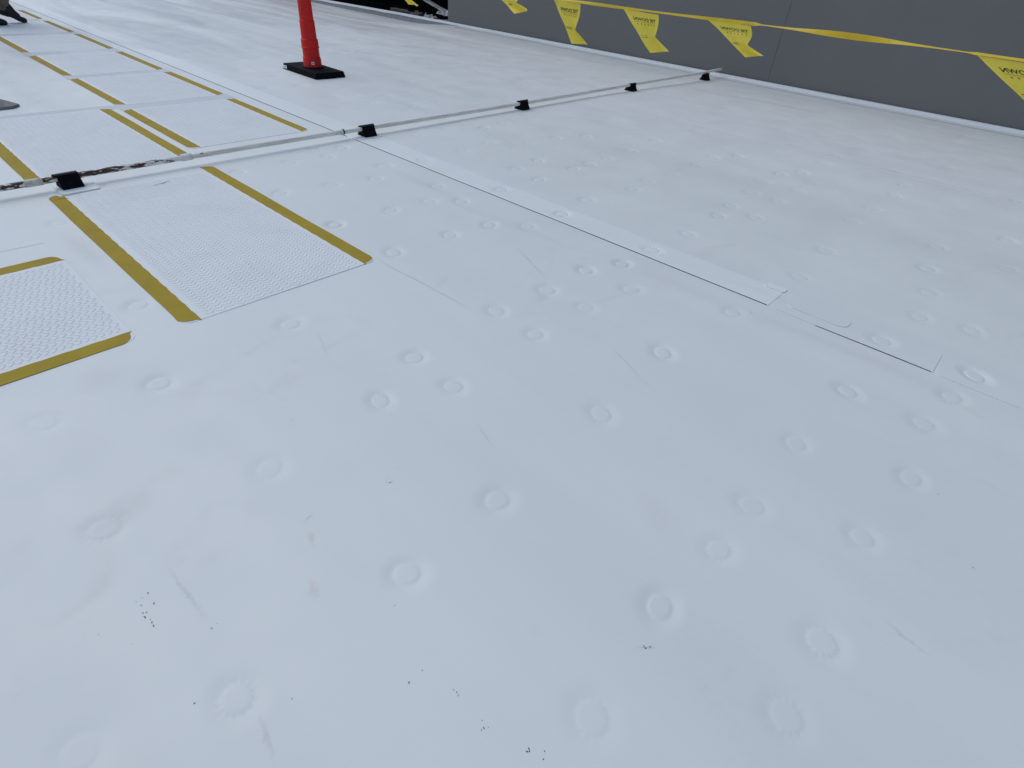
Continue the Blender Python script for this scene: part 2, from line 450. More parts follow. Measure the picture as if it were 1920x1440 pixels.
dim = []
for i, (x, y) in enumerate(pts):
    d = math.hypot(x, y)
    dim.append(dict(x=x, y=y, r=random.uniform(0.92, 1.08), k=random.uniform(0.55, 1.15) * (0.55 if d < 1.6 else (0.8 if d < 2.4 else (1.05 if x < 2.75 else 0.85))), ph=random.uniform(0, 6.28), crimp=random.random() < 0.5 and d < 4.5, ec=random.uniform(0, .12), ea=random.uniform(0, 3.14), seg=28 if d < 3.2 else (20 if d < 5.5 else 12)))
RINGS = (0.0, 0.013, 0.022, 0.0275, 0.031, 0.035, 0.041, 0.049, 0.059, 0.070, 0.080)
RINGS_FAR = (0.0, 0.022, 0.030, 0.038, 0.052, 0.070)
PROF = ((0, -0.0040), (0.013, -0.0040), (0.022, -0.0040), (0.0275, -0.0043), (0.031, -0.0056), (0.035, -0.0060), (0.041, -0.0050), (0.049, -0.0031), (0.059, -0.0012), (0.070, 0.0))
def prof(r):
    for a, b in zip(PROF, PROF[1:]):
        if r <= b[0]: return a[1] + (b[1] - a[1]) * (r - a[0]) / (b[0] - a[0])
    return 0.0

def sheet(name, outline, zoff, grid, mt, parent=None, dims=True, edge=True, damp=1.0):
    """A membrane sheet: plan outline, real dents where the fixing plates sit below it."""
    V, H = [], []
    def add(x, y, h):
        V.append(Vector((x, y))); H.append(h)
    n = len(outline)
    for x, y in outline: add(x, y, base_h(x, y) + zoff)
    xs = [p[0] for p in outline]; ys = [p[1] for p in outline]
    bx = (min(xs), max(xs), min(ys), max(ys))
    def inside(x, y):
        c = False
        for i in range(n):
            x0, y0 = outline[i]; x1, y1 = outline[i - 1]
            if (y0 > y) != (y1 > y) and x < (x1 - x0) * (y - y0) / (y1 - y0) + x0: c = not c
        return c
    mine = []
    if dims:
        for d in dim:
            if bx[0] + .001 < d['x'] < bx[1] - .001 and bx[2] + .001 < d['y'] < bx[3] - .001 and inside(d['x'], d['y']):
                mine.append(d)
                far = d['seg'] <= 12
                for ri, r in enumerate(RINGS_FAR if far else RINGS):
                    for s in range(1 if r == 0 else d['seg']):
                        a = 2 * math.pi * (s + 0.5 * (ri % 2)) / d['seg']
                        e = 1 + d['ec'] * math.cos(2 * (a - d['ea']))
                        rr = r * d['r'] * e
                        x, y = d['x'] + rr * math.cos(a), d['y'] + rr * math.sin(a)
                        if not inside(x, y): continue
                        z = prof(r) * d['k'] * damp
                        if d['crimp'] and 0.027 < r < 0.042: z *= 1 + 0.35 * math.cos(14 * a + d['ph'])
                        add(x, y, base_h(x, y) + zoff + z)
    gx = bx[0] + grid * 0.5
    while gx < bx[1]:
        gy = bx[2] + grid * 0.5
        while gy < bx[3]:
            x, y = gx + random.uniform(-.2, .2) * grid, gy + random.uniform(-.2, .2) * grid
            if inside(x, y) and all((x - d['x']) ** 2 + (y - d['y']) ** 2 > 0.0072 for d in mine):
                add(x, y, base_h(x, y) + zoff)
            gy += grid if gy < 8 else grid * 1.8
        gx += grid
    r = delaunay_2d_cdt(V, [], [list(range(n))], 1, 1e-6)
    ov, of, orig = r[0], r[2], r[3]
    verts = []
    for p, o in zip(ov, orig):
        verts.append((p.x, p.y, H[o[0]] if o else base_h(p.x, p.y) + zoff))
    faces = [list(f) for f in of]
    # make every face look up
    out = []
    for f in faces:
        a, b, c = (verts[i] for i in f[:3])
        out.append(f if (b[0] - a[0]) * (c[1] - a[1]) - (b[1] - a[1]) * (c[0] - a[0]) > 0 else f[::-1])
    if edge:
        # turned-down rim so that the sheet has thickness
        back = {}
        for i, o in enumerate(orig):
            for q in o:
                if q < n: back[q] = i
        base = len(verts)
        for i in range(n):
            vx = verts[back[i]]
            verts.append((vx[0], vx[1], vx[2] - zoff - 0.001))
        area = sum(outline[i - 1][0] * outline[i][1] - outline[i][0] * outline[i - 1][1] for i in range(n))
        for i in range(n):
            j = (i + 1) % n
            q = (back[i], base + i, base + j, back[j])
            out.append(q if area > 0 else q[::-1])
    return pyd(name, verts, out, mt, parent, smooth=not edge)

roof = sheet('roof_membrane', [(-7, -4), (2, -4), (5, -4), (6.5, -4), (7.5, -4)] + [(EDGE_X, -4 + 0.25 * i) for i in range(105)] + [(7.5, 22), (6.5, 22), (5, 22), (2, 22), (-7, 22)], 0.0, 0.22, M['membrane'], edge=False)
tag(roof, 'white single ply roof membrane with dimpled fixing plates', kind='structure')

def rrect(x0, x1, y0, y1, r, corners='1111', n=6):
    """rounded rectangle, corners flags order: x0y0, x1y0, x1y1, x0y1"""
    out = []
    for (cx, cy, a0, fl, px, py) in ((x0 + r, y0 + r, 180, corners[0], x0, y0), (x1 - r, y0 + r, 270, corners[1], x1, y0), (x1 - r, y1 - r, 0, corners[2], x1, y1), (x0 + r, y1 - r, 90, corners[3], x0, y1)):
        if fl == '0': out.append((px, py)); continue
        for i in range(n + 1):
            a = R(a0 + 90 * i / n)
            out.append((cx + r * math.cos(a), cy + r * math.sin(a)))
    return out

# cover strips over the sheet lap that runs up the roof
s1 = sheet('cover_strip', rrect(2.470, 2.672, 0.603, 18.0, 0.03, '0100'), 0.0016, 0.11, M['strip'], roof)
s2 = sheet('cover_strip', rrect(2.462, 2.660, -0.072, 0.590, 0.035, '0101'), 0.0022, 0.10, M['strip2'], roof)
s3 = sheet('cover_strip', rrect(2.455, 2.652, -4.0, -0.080, 0.03, '0001'), 0.0022, 0.11, M['strip2'], roof)
s4 = sheet('cover_patch', rrect(2.53, 2.635, 0.28, 0.545, 0.04, '1111'), 0.0048, 0.10, M['strip2'], roof)
s5 = sheet('cover_patch', rrect(2.645, 2.70, 0.600, 0.70, 0.02, '1111'), 0.0042, 0.10, M['strip'], roof)
# the exposed dark edge of the lap, open in two runs
def lap_edge(x, ya, yb, w, par):
    n = max(2, int((yb - ya) / 0.15))
    v, f = [], []
    for i in range(n + 1):
        y = ya + (yb - ya) * i / n
        xx = x + 0.0012 * noise.noise(Vector((y * 1.3, 0, 1))) 
        ww = w * (0.8 + 0.4 * noise.noise(Vector((y * 3, 5, 1))))
        z = base_h(x, y) + 0.0009
        v += [(xx - ww, y, z), (xx + 0.002, y, z + 0.0016)]
    for i in range(n): f.append((2 * i, 2 * i + 1, 2 * i + 3, 2 * i + 2))
    o = pyd('exposed_edge', v, f, M['black_edge'], par)
    return o
lap_edge(2.4695, 0.607, 3.80, 0.0023, s1)
lap_edge(2.4695, 3.92, 17.5, 0.0034, s1)
lap_edge(2.4615, -0.066, 0.385, 0.0022, s2)
# sheet laps of the older roof on the far left and the cross laps
sheet('membrane_lap', [(-6, 3.16), (0.10, 3.17), (0.345, 3.155), (0.352, 3.36), (0.338, 3.80), (-6, 3.80)], 0.0010, 0.2, M['strip2'], roof)

# wide sheet laps further out
for x in (5.35,):
    sheet('membrane_lap', rrect(x, x + 0.12, -3.5, 20, .02, '0000'), 0.0012, 0.2, M['membrane'], roof)

# marks on the membrane
def ribbon(name, path, w, mt, par, z=0.0016, wob=0.0):
    v, f = [], []
    P = []
    for a, b in zip(path, path[1:]):
        n = max(2, int(math.hypot(b[0] - a[0], b[1] - a[1]) / 0.02))
        for i in range(n): P.append((a[0] + (b[0] - a[0]) * i / n, a[1] + (b[1] - a[1]) * i / n))
    P.append(path[-1])
    for i, (x, y) in enumerate(P):
        q = P[min(i + 1, len(P) - 1)]; p = P[max(i - 1, 0)]
        t = Vector((q[0] - p[0], q[1] - p[1])).normalized()
        ww = w * (0.55 + 0.9 * abs(noise.noise(Vector((x * 40, y * 40, 2))))) * min(1, .25 + 4 * min(i, len(P) - 1 - i) / len(P))
        ox = wob * noise.noise(Vector((x * 14, y * 14, 7)))
        v += [(x - t.y * ww + ox, y + t.x * ww, base_h(x, y) + z), (x + t.y * ww + ox, y - t.x * ww, base_h(x, y) + z)]
    for i in range(len(P) - 1): f.append((2 * i, 2 * i + 1, 2 * i + 3, 2 * i + 2))
    return pyd(name, v, f, mt, par)
def blot(name, x, y, rx, ry, rot, mt, par, z=0.0014, n=26, rough=0.5):
    v = [(x, y, base_h(x, y) + z)]
    sd_ = random.uniform(0, 50)
    for i in range(n):
        a = 2 * math.pi * i / n
        k_ = 1 + rough * noise.noise(Vector((math.cos(a) * 1.6 + sd_, math.sin(a) * 1.6, 3)))
        px, py = rx * k_ * math.cos(a), ry * k_ * math.sin(a)
        X_, Y_ = x + px * math.cos(rot) - py * math.sin(rot), y + px * math.sin(rot) + py * math.cos(rot)
        v.append((X_, Y_, base_h(X_, Y_) + z))
    return pyd(name, v, [(0, i + 1, (i + 1) % n + 1) for i in range(n)], mt, par)

ribbon('scratch', [(1.412, 2.104), (1.40, 1.984), (1.413, 1.769), (1.418, 1.461)], 0.0009, M['scuff_line'], roof, wob=0.003)
ribbon('scratch', [(2.022, 1.745), (1.886, 1.442)], 0.0009, M['scuff_line'], roof)
ribbon('scratch', [(1.639, 0.894), (1.59, 0.78), (1.517, 0.624)], 0.0006, M['scuff_line'], roof, wob=0.004)
ribbon('scratch', [(0.690, 0.158), (0.72, 0.128)], 0.0006, M['scuff_line'], roof)
ribbon('scratch', [(0.86, 1.72), (0.80, 1.55)], 0.0006, M['scuff_line'], roof)
ribbon('scratch', [(0.94, 0.93), (0.90, 0.80)], 0.0005, M['scuff_line'], roof, wob=0.004)
# dusty gaps between neighbouring walkway pads
for (x0, x1, y0, y1) in ((1.44, 2.36, 5.44, 5.65), (1.45, 2.36, 6.80, 6.97), (1.45, 2.36, 8.12, 8.36), (1.45, 2.36, 9.56, 9.75), (1.45, 2.36, 10.87, 11.10), (0.40, 1.43, 5.53, 5.66)):
    n_ = 26
    top_ = [(x0 + (x1 - x0) * i / n_, y1 + 0.012 * noise.noise(Vector((i * .7, y1, 1)))) for i in range(n_ + 1)]
    bot_ = [(x0 + (x1 - x0) * i / n_, y0 + 0.012 * noise.noise(Vector((i * .7, y0, 5)))) for i in range(n_ + 1)]
    v_ = [(x, y, base_h(x, y) + 0.0012) for x, y in bot_ + top_]
    pyd('dusty_patch', v_, [(i, i + 1, n_ + 2 + i, n_ + 1 + i) for i in range(n_)], M['dust'], roof)

# speckled soil and tan scraps, too small to tell apart
bm = bmesh.new()
def crumb(x, y, s, el=1.0, rot=0.0):
    z = base_h(x, y) + 0.0008
    n = 6
    ring = []
    for i in range(n):
        a = 2 * math.pi * i / n
        px, py = s * el * math.cos(a) * random.uniform(.6, 1.2), s * math.sin(a) * random.uniform(.6, 1.2)
        ring.append(bm.verts.new((x + px * math.cos(rot) - py * math.sin(rot), y + px * math.sin(rot) + py * math.cos(rot), z)))
    top = bm.verts.new((x, y, z + s * 0.35))
    for i in range(n): bm.faces.new((ring[i], ring[(i + 1) % n], top))
for (x, y) in ((-.022, 1.006), (.004, .994), (.072, .847), (.28, .432), (.344, .371), (.335, .287), (.37, .197), (.373, .185), (2.34, .626), (2.321, 2.104), (.593, .931), (.703, .144), (1.508, -.362), (1.205, 2.346), (4.376, 10.159)):
    for q in range(random.randint(1, 4)):
        a = random.uniform(0, 6.28); d_ = abs(random.gauss(0, 0.010))
        crumb(x + d_ * math.cos(a), y + d_ * math.sin(a) * 1.5, random.uniform(0.0005, 0.0014), random.uniform(1, 3.2), random.uniform(0, 3))
for i in range(7): crumb(-.022 - .006 * math.sin(i) + random.gauss(0, .003), 1.0 - 0.011 * i + random.gauss(0, .005), random.uniform(.0006, .0013), random.uniform(1, 4), random.uniform(.6, 1.9))
for i in range(90):
    x, y = random.uniform(-0.6, 5), random.uniform(-.5, 8)
    crumb(x, y, random.uniform(0.0005, 0.0011), random.uniform(1, 3))
o = frombm('soil_specks', bm, M['speck'])
tag(o, 'tiny dark soil crumbs scattered over the white membrane', 'debris', kind='stuff')
# ------------------------------------------------------------------ roof edge, beyond and below
def edge_strip(name, prof_pts, mt, y0, y1, par=None):
    n = int((y1 - y0) / 0.09)
    v, f = [], []
    m_ = len(prof_pts(y0))
    for i in range(n + 1):
        y = y0 + (y1 - y0) * i / n
        v += [(x, y, z) for x, z in prof_pts(y)]
    for i in range(n):
        for j in range(m_ - 1):
            a = i * m_ + j
            f.append((a, a + 1, a + m_ + 1, a + m_))
    return pyd(name, v, f, mt, par)
def top_z(y): return -0.001 - 0.008 * max(0, y - 11.0)
def wob(y, s=1): return 0.004 * noise.noise(Vector((y * 2.1, s, 0))) + 0.002 * noise.noise(Vector((y * 9, s, 4)))
edge = edge_strip('roof_edge', lambda y: [(EDGE_X - 0.012, base_h(EDGE_X, y) - 0.02), (EDGE_X - 0.010, base_h(EDGE_X, y) + 0.002), (EDGE_X + 0.004, top_z(y) - 0.010)], M['kerb_grey'], -4, 22)
tag(edge, kind='structure')
edge_strip('edge_capping', lambda y: [(EDGE_X - 0.006, top_z(y) - 0.016 - 0.018 * sstep(8.8, 9.8, y) + 3.0 * wob(y) * sstep(8.8, 9.8, y)), (EDGE_X - 0.001, top_z(y) - 0.004 + wob(y, 2)), (EDGE_X + 0.008, top_z(y)), (EDGE_X + 0.055, top_z(y) + 0.003), (EDGE_X + 0.060, top_z(y) - 0.35)], M['kerb_white'], -4, 22, edge)
# membrane turned up against the low part of the kerb
edge_strip('base_flashing', lambda y: [(EDGE_X - 0.16, base_h(EDGE_X - .16, y) + 0.004), (EDGE_X - 0.020, base_h(EDGE_X, y) + 0.007 + wob(y, 3)), (EDGE_X - 0.008 , top_z(y) - 0.014)], M['strip2'], -4, 9.30, edge)
pyd('flashing_seam', [(EDGE_X - .163, -4, base_h(EDGE_X - .163, -4) + .003), (EDGE_X - .163, 9.3, base_h(EDGE_X - .163, 9.3) + .003), (EDGE_X - .159, 9.3, base_h(EDGE_X - .16, 9.3) + .0045), (EDGE_X - .159, -4, base_h(EDGE_X - .16, -4) + .0045)], [(0, 1, 2, 3)], M['strip2'], edge)  # thin strip of strip membrane along the flashing seam

ground = pyd('ground', [(-300, -300, -6), (300, -300, -6), (300, 300, -6), (-300, 300, -6)], [(0, 1, 2, 3)], M['ground'])
tag(ground, kind='structure')
body = frombm('roof_slab', box_bm(-7, EDGE_X + 0.05, -4, 22, -5.9, -0.9), M['kerb_grey'])
tag(body, kind='structure')

# grey panel wall of the neighbouring building
WX = 8.675
wall = empty('panel_wall', (WX, 3.0, 0), 'tall plain dark grey panel wall rising behind the roof edge', 'wall')
wall['label'] = 'tall plain dark grey panel wall rising behind the white roof edge'
def wpanel(y0, y1):
    bm = box_bm(0, 0.14, y0 - 3.0 + 0.0012, y1 - 3.0 - 0.0012, -1.2, 3.4, 0.0015, 1)
    return frombm('panel', bm, M['wall'], wall)
wpanel(3.217, 9.72)
wpanel(-3.2, 3.217)
frombm('panel_backing', box_bm(0.012, 0.12, -6.1, 6.7, -1.19, 3.39), M['post'], wall)

# open bay left of the wall, its shade coloured in black, with scrap
bay = frombm('dark_bay_floor', box_bm(8.67, 13.5, 9.75, 24, -0.62, -0.42), M['pit'])
tag(bay, kind='structure')
bw = empty('dark_back_wall', (12.6, 16, -0.4), 'wall coloured black for its shade, at the back of the open bay', 'wall')
frombm('board', box_bm(0, 0.2, -6.0, 8, 0, 3.2), M['pit'], bw)
frombm('board', box_bm(-3.6, -0.01, -6.25, -6.0, 0, 3.2), M['pit'], bw)
frombm('soffit', box_bm(-3.5, 0.0, -5.99, 8, 3.0, 3.2), M['pit'], bw)

p = empty('steel_post', (9.35, 10.05, -0.42), 'grey steel post beside the end of the grey panel wall', 'post')
bm = box_bm(-0.06, 0.06, -0.01, 0.23, 0, 3.4, 0.006, 1)
frombm('shaft', bm, M['post'], p)
p = empty('ribbed_panel', (9.0, 9.86, -0.42), 'narrow ribbed grey strip against the end of the panel wall', 'panel')
for i in range(4):
    frombm('rib', box_bm(-0.03, 0.03, -0.08 + i * 0.045, -0.048 + i * 0.045, 0, 3.4, 0.004, 1), M['post'], p)
frombm('back_sheet', box_bm(0.0, 0.02, -0.10, 0.12, 0, 3.39), M['post'], p)

def plank(name, a, b, w, t, mt, label, cat, jag=0.012, group=None):
    a, b = Vector(a), Vector(b)
    d_ = (b - a); L = d_.length; d_.normalize()
    sdv = d_.cross(Vector((0, 0, 1))).normalized(); u = sdv.cross(d_).normalized()
    rings = []
    n = 7
    for i in range(n + 1):
        c = a + d_ * L * i / n
        s_ = 1 + 0.25 * noise.noise(c * 6)
        j = [Vector((random.uniform(-jag, jag), random.uniform(-jag, jag), random.uniform(-jag, jag))) for _ in range(4)]
        rings.append([c + sdv * w * s_ + u * t + j[0], c - sdv * w * s_ + u * t + j[1], c - sdv * w * s_ - u * t + j[2], c + sdv * w * s_ - u * t + j[3]])
    v, f = loft(rings)
    o = pyd(name, v, f, mt)
    return tag(o, label, cat, group)
plank('broken_board', (8.95, 11.85, -0.02), (9.05, 10.98, -0.03), 0.055, 0.035, M['wood'], 'rough brown broken board lying just behind the roof edge', 'board', 0.02)
plank('wood_offcut', (8.95, 11.02, 0.035), (8.86, 10.86, -0.115), 0.03, 0.02, M['wood'], 'short pale wood offcut propped upright on the roof edge', 'board', 0.008)
plank('timber_batten', (9.9, 12.0, 0.20), (9.1, 10.25, 0.10), 0.05, 0.016, M['scrap'], 'long grey batten leaning down toward the panel wall', 'board', 0.006)
plank('scrap_ledge', (8.86, 10.82, -0.08), (8.95, 9.95, -0.02), 0.10, 0.012, M['scrap'], 'pale flat scrap strip lying on the black ledge', 'scrap', 0.014)
def crumple(name, c, sx, sy, sz, mt, label, cat, seed):
    n = 9
    v, f = [], []
    for i in range(n):
        for j in range(n):
            u, w_ = i / (n - 1) - .5, j / (n - 1) - .5
            q = Vector((u * 5 + seed, w_ * 5, seed))
            v.append((c[0] + u * sx + 0.03 * noise.noise(q), c[1] + w_ * sy + 0.03 * noise.noise(q + Vector((7, 0, 0))), c[2] + sz * (0.5 + noise.noise(q * 1.3)) * (1 - 1.6 * abs(u))))
    for i in range(n - 1):
        for j in range(n - 1):
            a = i * n + j
            f.append((a, a + 1, a + n + 1, a + n))
    o = pyd(name, v, f, mt)
    md = o.modifiers.new('thickness', 'SOLIDIFY'); md.thickness = 0.004
    return tag(o, label, cat)
crumple('crumpled_sheet', (9.05, 10.12, 0.03), 0.25, 0.45, 0.16, M['scrap'], 'crumpled grey plastic sheet heaped at the wall end', 'plastic sheet', 4.2)
crumple('torn_film', (9.0, 10.62, -0.06), 0.2, 0.35, 0.12, M['scrap'], 'torn pale film bunched between offcut and crumpled sheet', 'plastic film', 9.1)
blk = frombm('ledge_block', box_bm(8.72, 9.2, 9.76, 10.75, -0.42, -0.10, 0.01, 1), M['tar'])
tag(blk, 'black block below the scrap at the wall end', 'block')

# ------------------------------------------------------------------ walkway pads
TREAD_CACHE = {}
def tread(w, l):
    key = (round(w, 2), round(l, 2))
    if key in TREAD_CACHE: return TREAD_CACHE[key]
    v, f = [], []
    px, py, L, hw, h = 0.0205, 0.0245, 0.0108, 0.0036, 0.0018
    nx, ny = int((w - 0.012) / px), int((l - 0.02) / py)
    for i in range(nx):
        for j in range(ny):
            cx = (i - (nx - 1) / 2) * px
            cy = (j - (ny - 1) / 2) * py + (0.004 if i % 4 < 2 else -0.004)
            s_ = 1 if i % 2 else -1
            dx, dy = 0.7071, 0.7071 * s_
            nx_, ny_ = -dy, dx
            b = len(v)
            for (q, r_, z) in ((1, 1, 0), (-1, 1, 0), (-1, -1, 0), (1, -1, 0)):
                v.append((cx + dx * q * L * 1.15 + nx_ * r_ * hw * 1.6, cy + dy * q * L * 1.15 + ny_ * r_ * hw * 1.6, 0))
            for (q, r_) in ((1, 1), (-1, 1), (-1, -1), (1, -1)):
                v.append((cx + dx * q * L * 0.85 + nx_ * r_ * hw * 0.55, cy + dy * q * L * 0.85 + ny_ * r_ * hw * 0.55, h))
            f += [(b + 4, b + 5, b + 6, b + 7), (b, b + 1, b + 5, b + 4), (b + 1, b + 2, b + 6, b + 5), (b + 2, b + 3, b + 7, b + 6), (b + 3, b, b + 4, b + 7)]
    me = bpy.data.meshes.new('tread_pattern')
    me.from_pydata(v, [], f)
    me.materials.append(M['pad'])
    bm_ = bmesh.new(); bm_.from_mesh(me); bmesh.ops.recalc_face_normals(bm_, faces=bm_.faces)
    # islands are open at the bottom: make sure tops look up
    for fc in bm_.faces:
        if fc.normal.z < 0: fc.normal_flip()
    bm_.to_mesh(me); bm_.free()
    TREAD_CACHE[key] = me
    return me
SW = 0.070
def wavy(poly, amp=0.0012, fr=38):
    return [(x + amp * noise.noise(Vector((x * fr, y * fr, 1))), y + amp * noise.noise(Vector((x * fr, y * fr, 9)))) for x, y in poly]
def stripe_poly(x0, x1, y0, y1, side, r=0.055):
    """stripe along y; outer edge on `side` (-1 left, +1 right) has rounded ends, inner edge scalloped"""
    L = []
    n = int((y1 - y0) / 0.03)
    inner = x1 if side < 0 else x0
    outer = x0 if side < 0 else x1
    sgn = 1 if side < 0 else -1
    for i in range(n + 1):
        y = y0 + (y1 - y0) * i / n
        L.append((inner + 0.0016 * math.sin(y * 2 * math.pi / 0.045 + 1) * (0 < i < n), y))
    for i in range(7):
        a = R(90 * i / 6)
        L.append((outer + sgn * r * (1 - math.sin(a)), y1 - 0.2 * r - r * 0.8 * (1 - math.cos(a))))
    m_ = 30
    for i in range(1, m_):
        y = (y1 - r) + (y0 + r - (y1 - r)) * i / m_
        L.append((outer + 0.003 * noise.noise(Vector((outer * 3, y * 2.2, 2))), y))
    for i in range(7):
        a = R(90 * i / 6)
        L.append((outer + sgn * r * (1 - math.cos(a)), y0 + 0.2 * r + r * 0.8 * (1 - math.sin(a))))
    return L
def pad(label, x0, x1, y0, y1, horiz=False, notch=False):
    cx, cy = (x0 + x1) / 2, (y0 + y1) / 2
    o = empty('walkway_pad', (cx, cy, 0), label, 'walkway pad', 'white walkway pads with yellow edges', R(90) if horiz else 0)
    w, l = (x1 - x0, y1 - y0) if not horiz else (y1 - y0, x1 - x0)
    hw, hl = w / 2, l / 2
    if notch:
        # the far left corner is cut back round a pipe support
        poly = [(-hw + .03, -hl + .004), (hw - .03, -hl + .004), (hw - .004, -hl + .03), (hw - .004, hl), (-hw + .30, hl - 0.005), (-hw + 0.27, hl - 0.075), (-hw + .07, hl - .092), (-hw + .045, hl - 0.02), (-hw + .004, hl - 0.035), (-hw + .004, -hl + .03)]
    else:
        poly = rrect(-hw + .003, hw - .003, -hl, hl, 0.04)
    frombm('base_sheet', prism_bm(poly, -0.004, 0.0021, 0.0010), M['pad'], o)
    if notch:
        sp = stripe_poly(-hw, -hw + SW, -hl, hl - 0.04, -1)
        sp = [(x, min(y, hl - 0.085) if x > -hw + 0.045 else y) for x, y in sp]
        frombm('edge_stripe', prism_bm(sp, 0.0015, 0.0030, 0.0006), M['yellow'], o)
    else:
        frombm('edge_stripe', prism_bm(stripe_poly(-hw, -hw + SW, -hl, hl, -1), 0.0015, 0.0030, 0.0006), M['yellow'], o)
    frombm('edge_stripe', prism_bm(stripe_poly(hw - SW, hw, -hl, hl, 1), 0.0015, 0.0030, 0.0006), M['yellow'], o)
    t = bpy.data.objects.new('tread_pattern', tread(w - 2 * SW - 0.02, l - (0.10 if notch else 0.0)))
    COL.objects.link(t)
    t.parent = o
    t.location = (0, -0.045 if notch else 0, 0.0020)
    t['kind'] = 'stuff'
    return o
p1 = pad('large white walkway pad nearest the camera, notched round a black pipe support', 0.510, 1.397, 2.07, 3.812, notch=True)
pad('sideways white walkway pad cut off by the left edge of the photo', -0.95, 0.362, 2.083, 2.985, horiz=True)
pad('white walkway pad just beyond the rusty stretch of pipe, in the left row', 0.494, 1.386, 4.075, 5.56)
pad('white walkway pad just beyond the pipe, in the right row beside the long seam', 1.440, 2.336, 4.205, 5.455)
pad('second walkway pad past the pipe in the right row', 1.462, 2.345, 5.625, 6.815)
pad('third walkway pad past the pipe in the right row', 1.464, 2.345, 6.955, 8.135)
pad('fourth walkway pad past the pipe in the right row', 1.466, 2.347, 8.345, 9.575)
pad('walkway pad at the feet of the person in khaki trousers', 1.468, 2.350, 9.735, 10.885)
pad('farthest walkway pad in the corner behind the person', 1.470, 2.352, 11.085, 12.15)
# rust scrap and scuffs on the pads
o = ribbon('rust_mark', [(0.525, 3.68), (0.56, 3.692), (0.59, 3.675)], 0.004, M['rustmark'], p1, z=0.0042)
o.matrix_parent_inverse = Matrix.Translation((-(0.510 + 1.397) / 2, -(2.07 + 3.812) / 2, 0))
o = ribbon('scuff_mark', [(0.99, 3.63), (1.05, 3.64), (1.09, 3.655)], 0.003, M['bolt'], p1, z=0.0046)
o.matrix_parent_inverse = Matrix.Translation((-(0.510 + 1.397) / 2, -(2.07 + 3.812) / 2, 0))

# ------------------------------------------------------------------ pipe and its supports
PY, PR = 3.855, 0.0158
def pz(x): return 0.0530 + 0.004 * math.sin(x * 1.1) + 0.012 * sstep(7.9, 8.6, x)
pipe = empty('roof_pipe', (0, 0, 0), 'long thin cream painted pipe with peeling rust, crossing the roof on black supports', 'pipe')
def piperun(name, x0, x1, r, mt, par, seg=14, step=0.12, hollow=False):
    rings = []
    n = max(2, int((x1 - x0) / step))
    for i in range(n + 1):
        x = x0 + (x1 - x0) * i / n
        c = Vector((x, PY + 0.003 * math.sin(x * 0.9), pz(x)))
        rings.append([c + Vector((0, r * math.cos(2 * math.pi * k_ / seg), r * math.sin(2 * math.pi * k_ / seg))) for k_ in range(seg)])
    if hollow:
        for (dx, rr) in ((0, r * 0.82), (-0.08, r * 0.80)):
            c = Vector((x1 + dx, PY + 0.003 * math.sin(x1 * 0.9), pz(x1)))
            rings.append([c + Vector((0, rr * math.cos(2 * math.pi * k_ / seg), rr * math.sin(2 * math.pi * k_ / seg))) for k_ in range(seg)])
    v, f = loft(rings)
    me = pyd(name, v, f, mt, par, True)
    bm_ = bmesh.new(); bm_.from_mesh(me.data); bmesh.ops.recalc_face_normals(bm_, faces=bm_.faces); bm_.to_mesh(me.data); bm_.free()
    return me
piperun('pipe_length', -5.0, 2.408, PR, M['pipe'], pipe)
piperun('pipe_length', 2.410, 8.56, PR * 1.02, M['pipe'], pipe, hollow=True)
piperun('coupling', 1.255, 1.315, PR * 1.28, M['coupling'], pipe, step=0.06)
piperun('coupling', 2.395, 2.407, PR * 1.25, M['rubber'], pipe, step=0.01)
piperun('coupling', 2.385, 2.396, PR * 1.32, M['coupling'], pipe, step=0.01)
piperun('coupling', 0.455, 0.535, PR * 1.22, M['cream'], pipe, step=0.04)

def support_profile():
    # section across the pipe: flared base, pinched waist, cradle that hooks the pipe
    return [(-0.058, 0.0), (-0.056, 0.008), (-0.040, 0.034), (-0.030, 0.056), (-0.0275, 0.072), (-0.024, 0.0785), (-0.0205, 0.062), (-0.015, 0.044), (-0.006, 0.0355), (0.006, 0.0355), (0.015, 0.044), (0.020, 0.058), (0.024, 0.056), (0.034, 0.036), (0.050, 0.010), (0.052, 0.0)]
SL = 0.052
bm = bmesh.new()
prf = support_profile()
a = [bm.verts.new((-SL, y, z)) for y, z in prf]
b = [bm.verts.new((SL, y, z)) for y, z in prf]
n = len(prf)
bm.faces.new(a[::-1]); bm.faces.new(b)
for i in range(n): bm.faces.new((a[i], a[(i + 1) % n], b[(i + 1) % n], b[i]))
bmesh.ops.recalc_face_normals(bm, faces=bm.faces)
bmesh.ops.triangulate(bm, faces=[f_ for f_ in bm.faces if len(f_.verts) > 4])
bmesh.ops.bevel(bm, geom=[e for e in bm.edges if e.calc_face_angle(0) > 0.7], offset=0.0018, segments=1, affect='EDGES')
ME_BLOCK = bpy.data.meshes.new('block'); bm.to_mesh(ME_BLOCK); bm.free(); ME_BLOCK.materials.append(M['rubber'])
bm = bmesh.new()
strap = [(-0.0305, 0.0735), (-0.0300, 0.0815), (-0.0215, 0.0835), (-0.008, 0.0795), (0.006, 0.0755), (0.0185, 0.0665), (0.0235, 0.0520), (0.0205, 0.0520), (0.0160, 0.0645), (0.005, 0.0725), (-0.009, 0.0765), (-0.0205, 0.0805), (-0.0272, 0.0795), (-0.0285, 0.0735)]
a = [bm.verts.new((-SL - 0.012, y, z)) for y, z in strap]
b = [bm.verts.new((SL - 0.006, y, z)) for y, z in strap]
n = len(strap)
bm.faces.new(a[::-1]); bm.faces.new(b)
for i in range(n): bm.faces.new((a[i], a[(i + 1) % n], b[(i + 1) % n], b[i]))
bmesh.ops.recalc_face_normals(bm, faces=bm.faces)
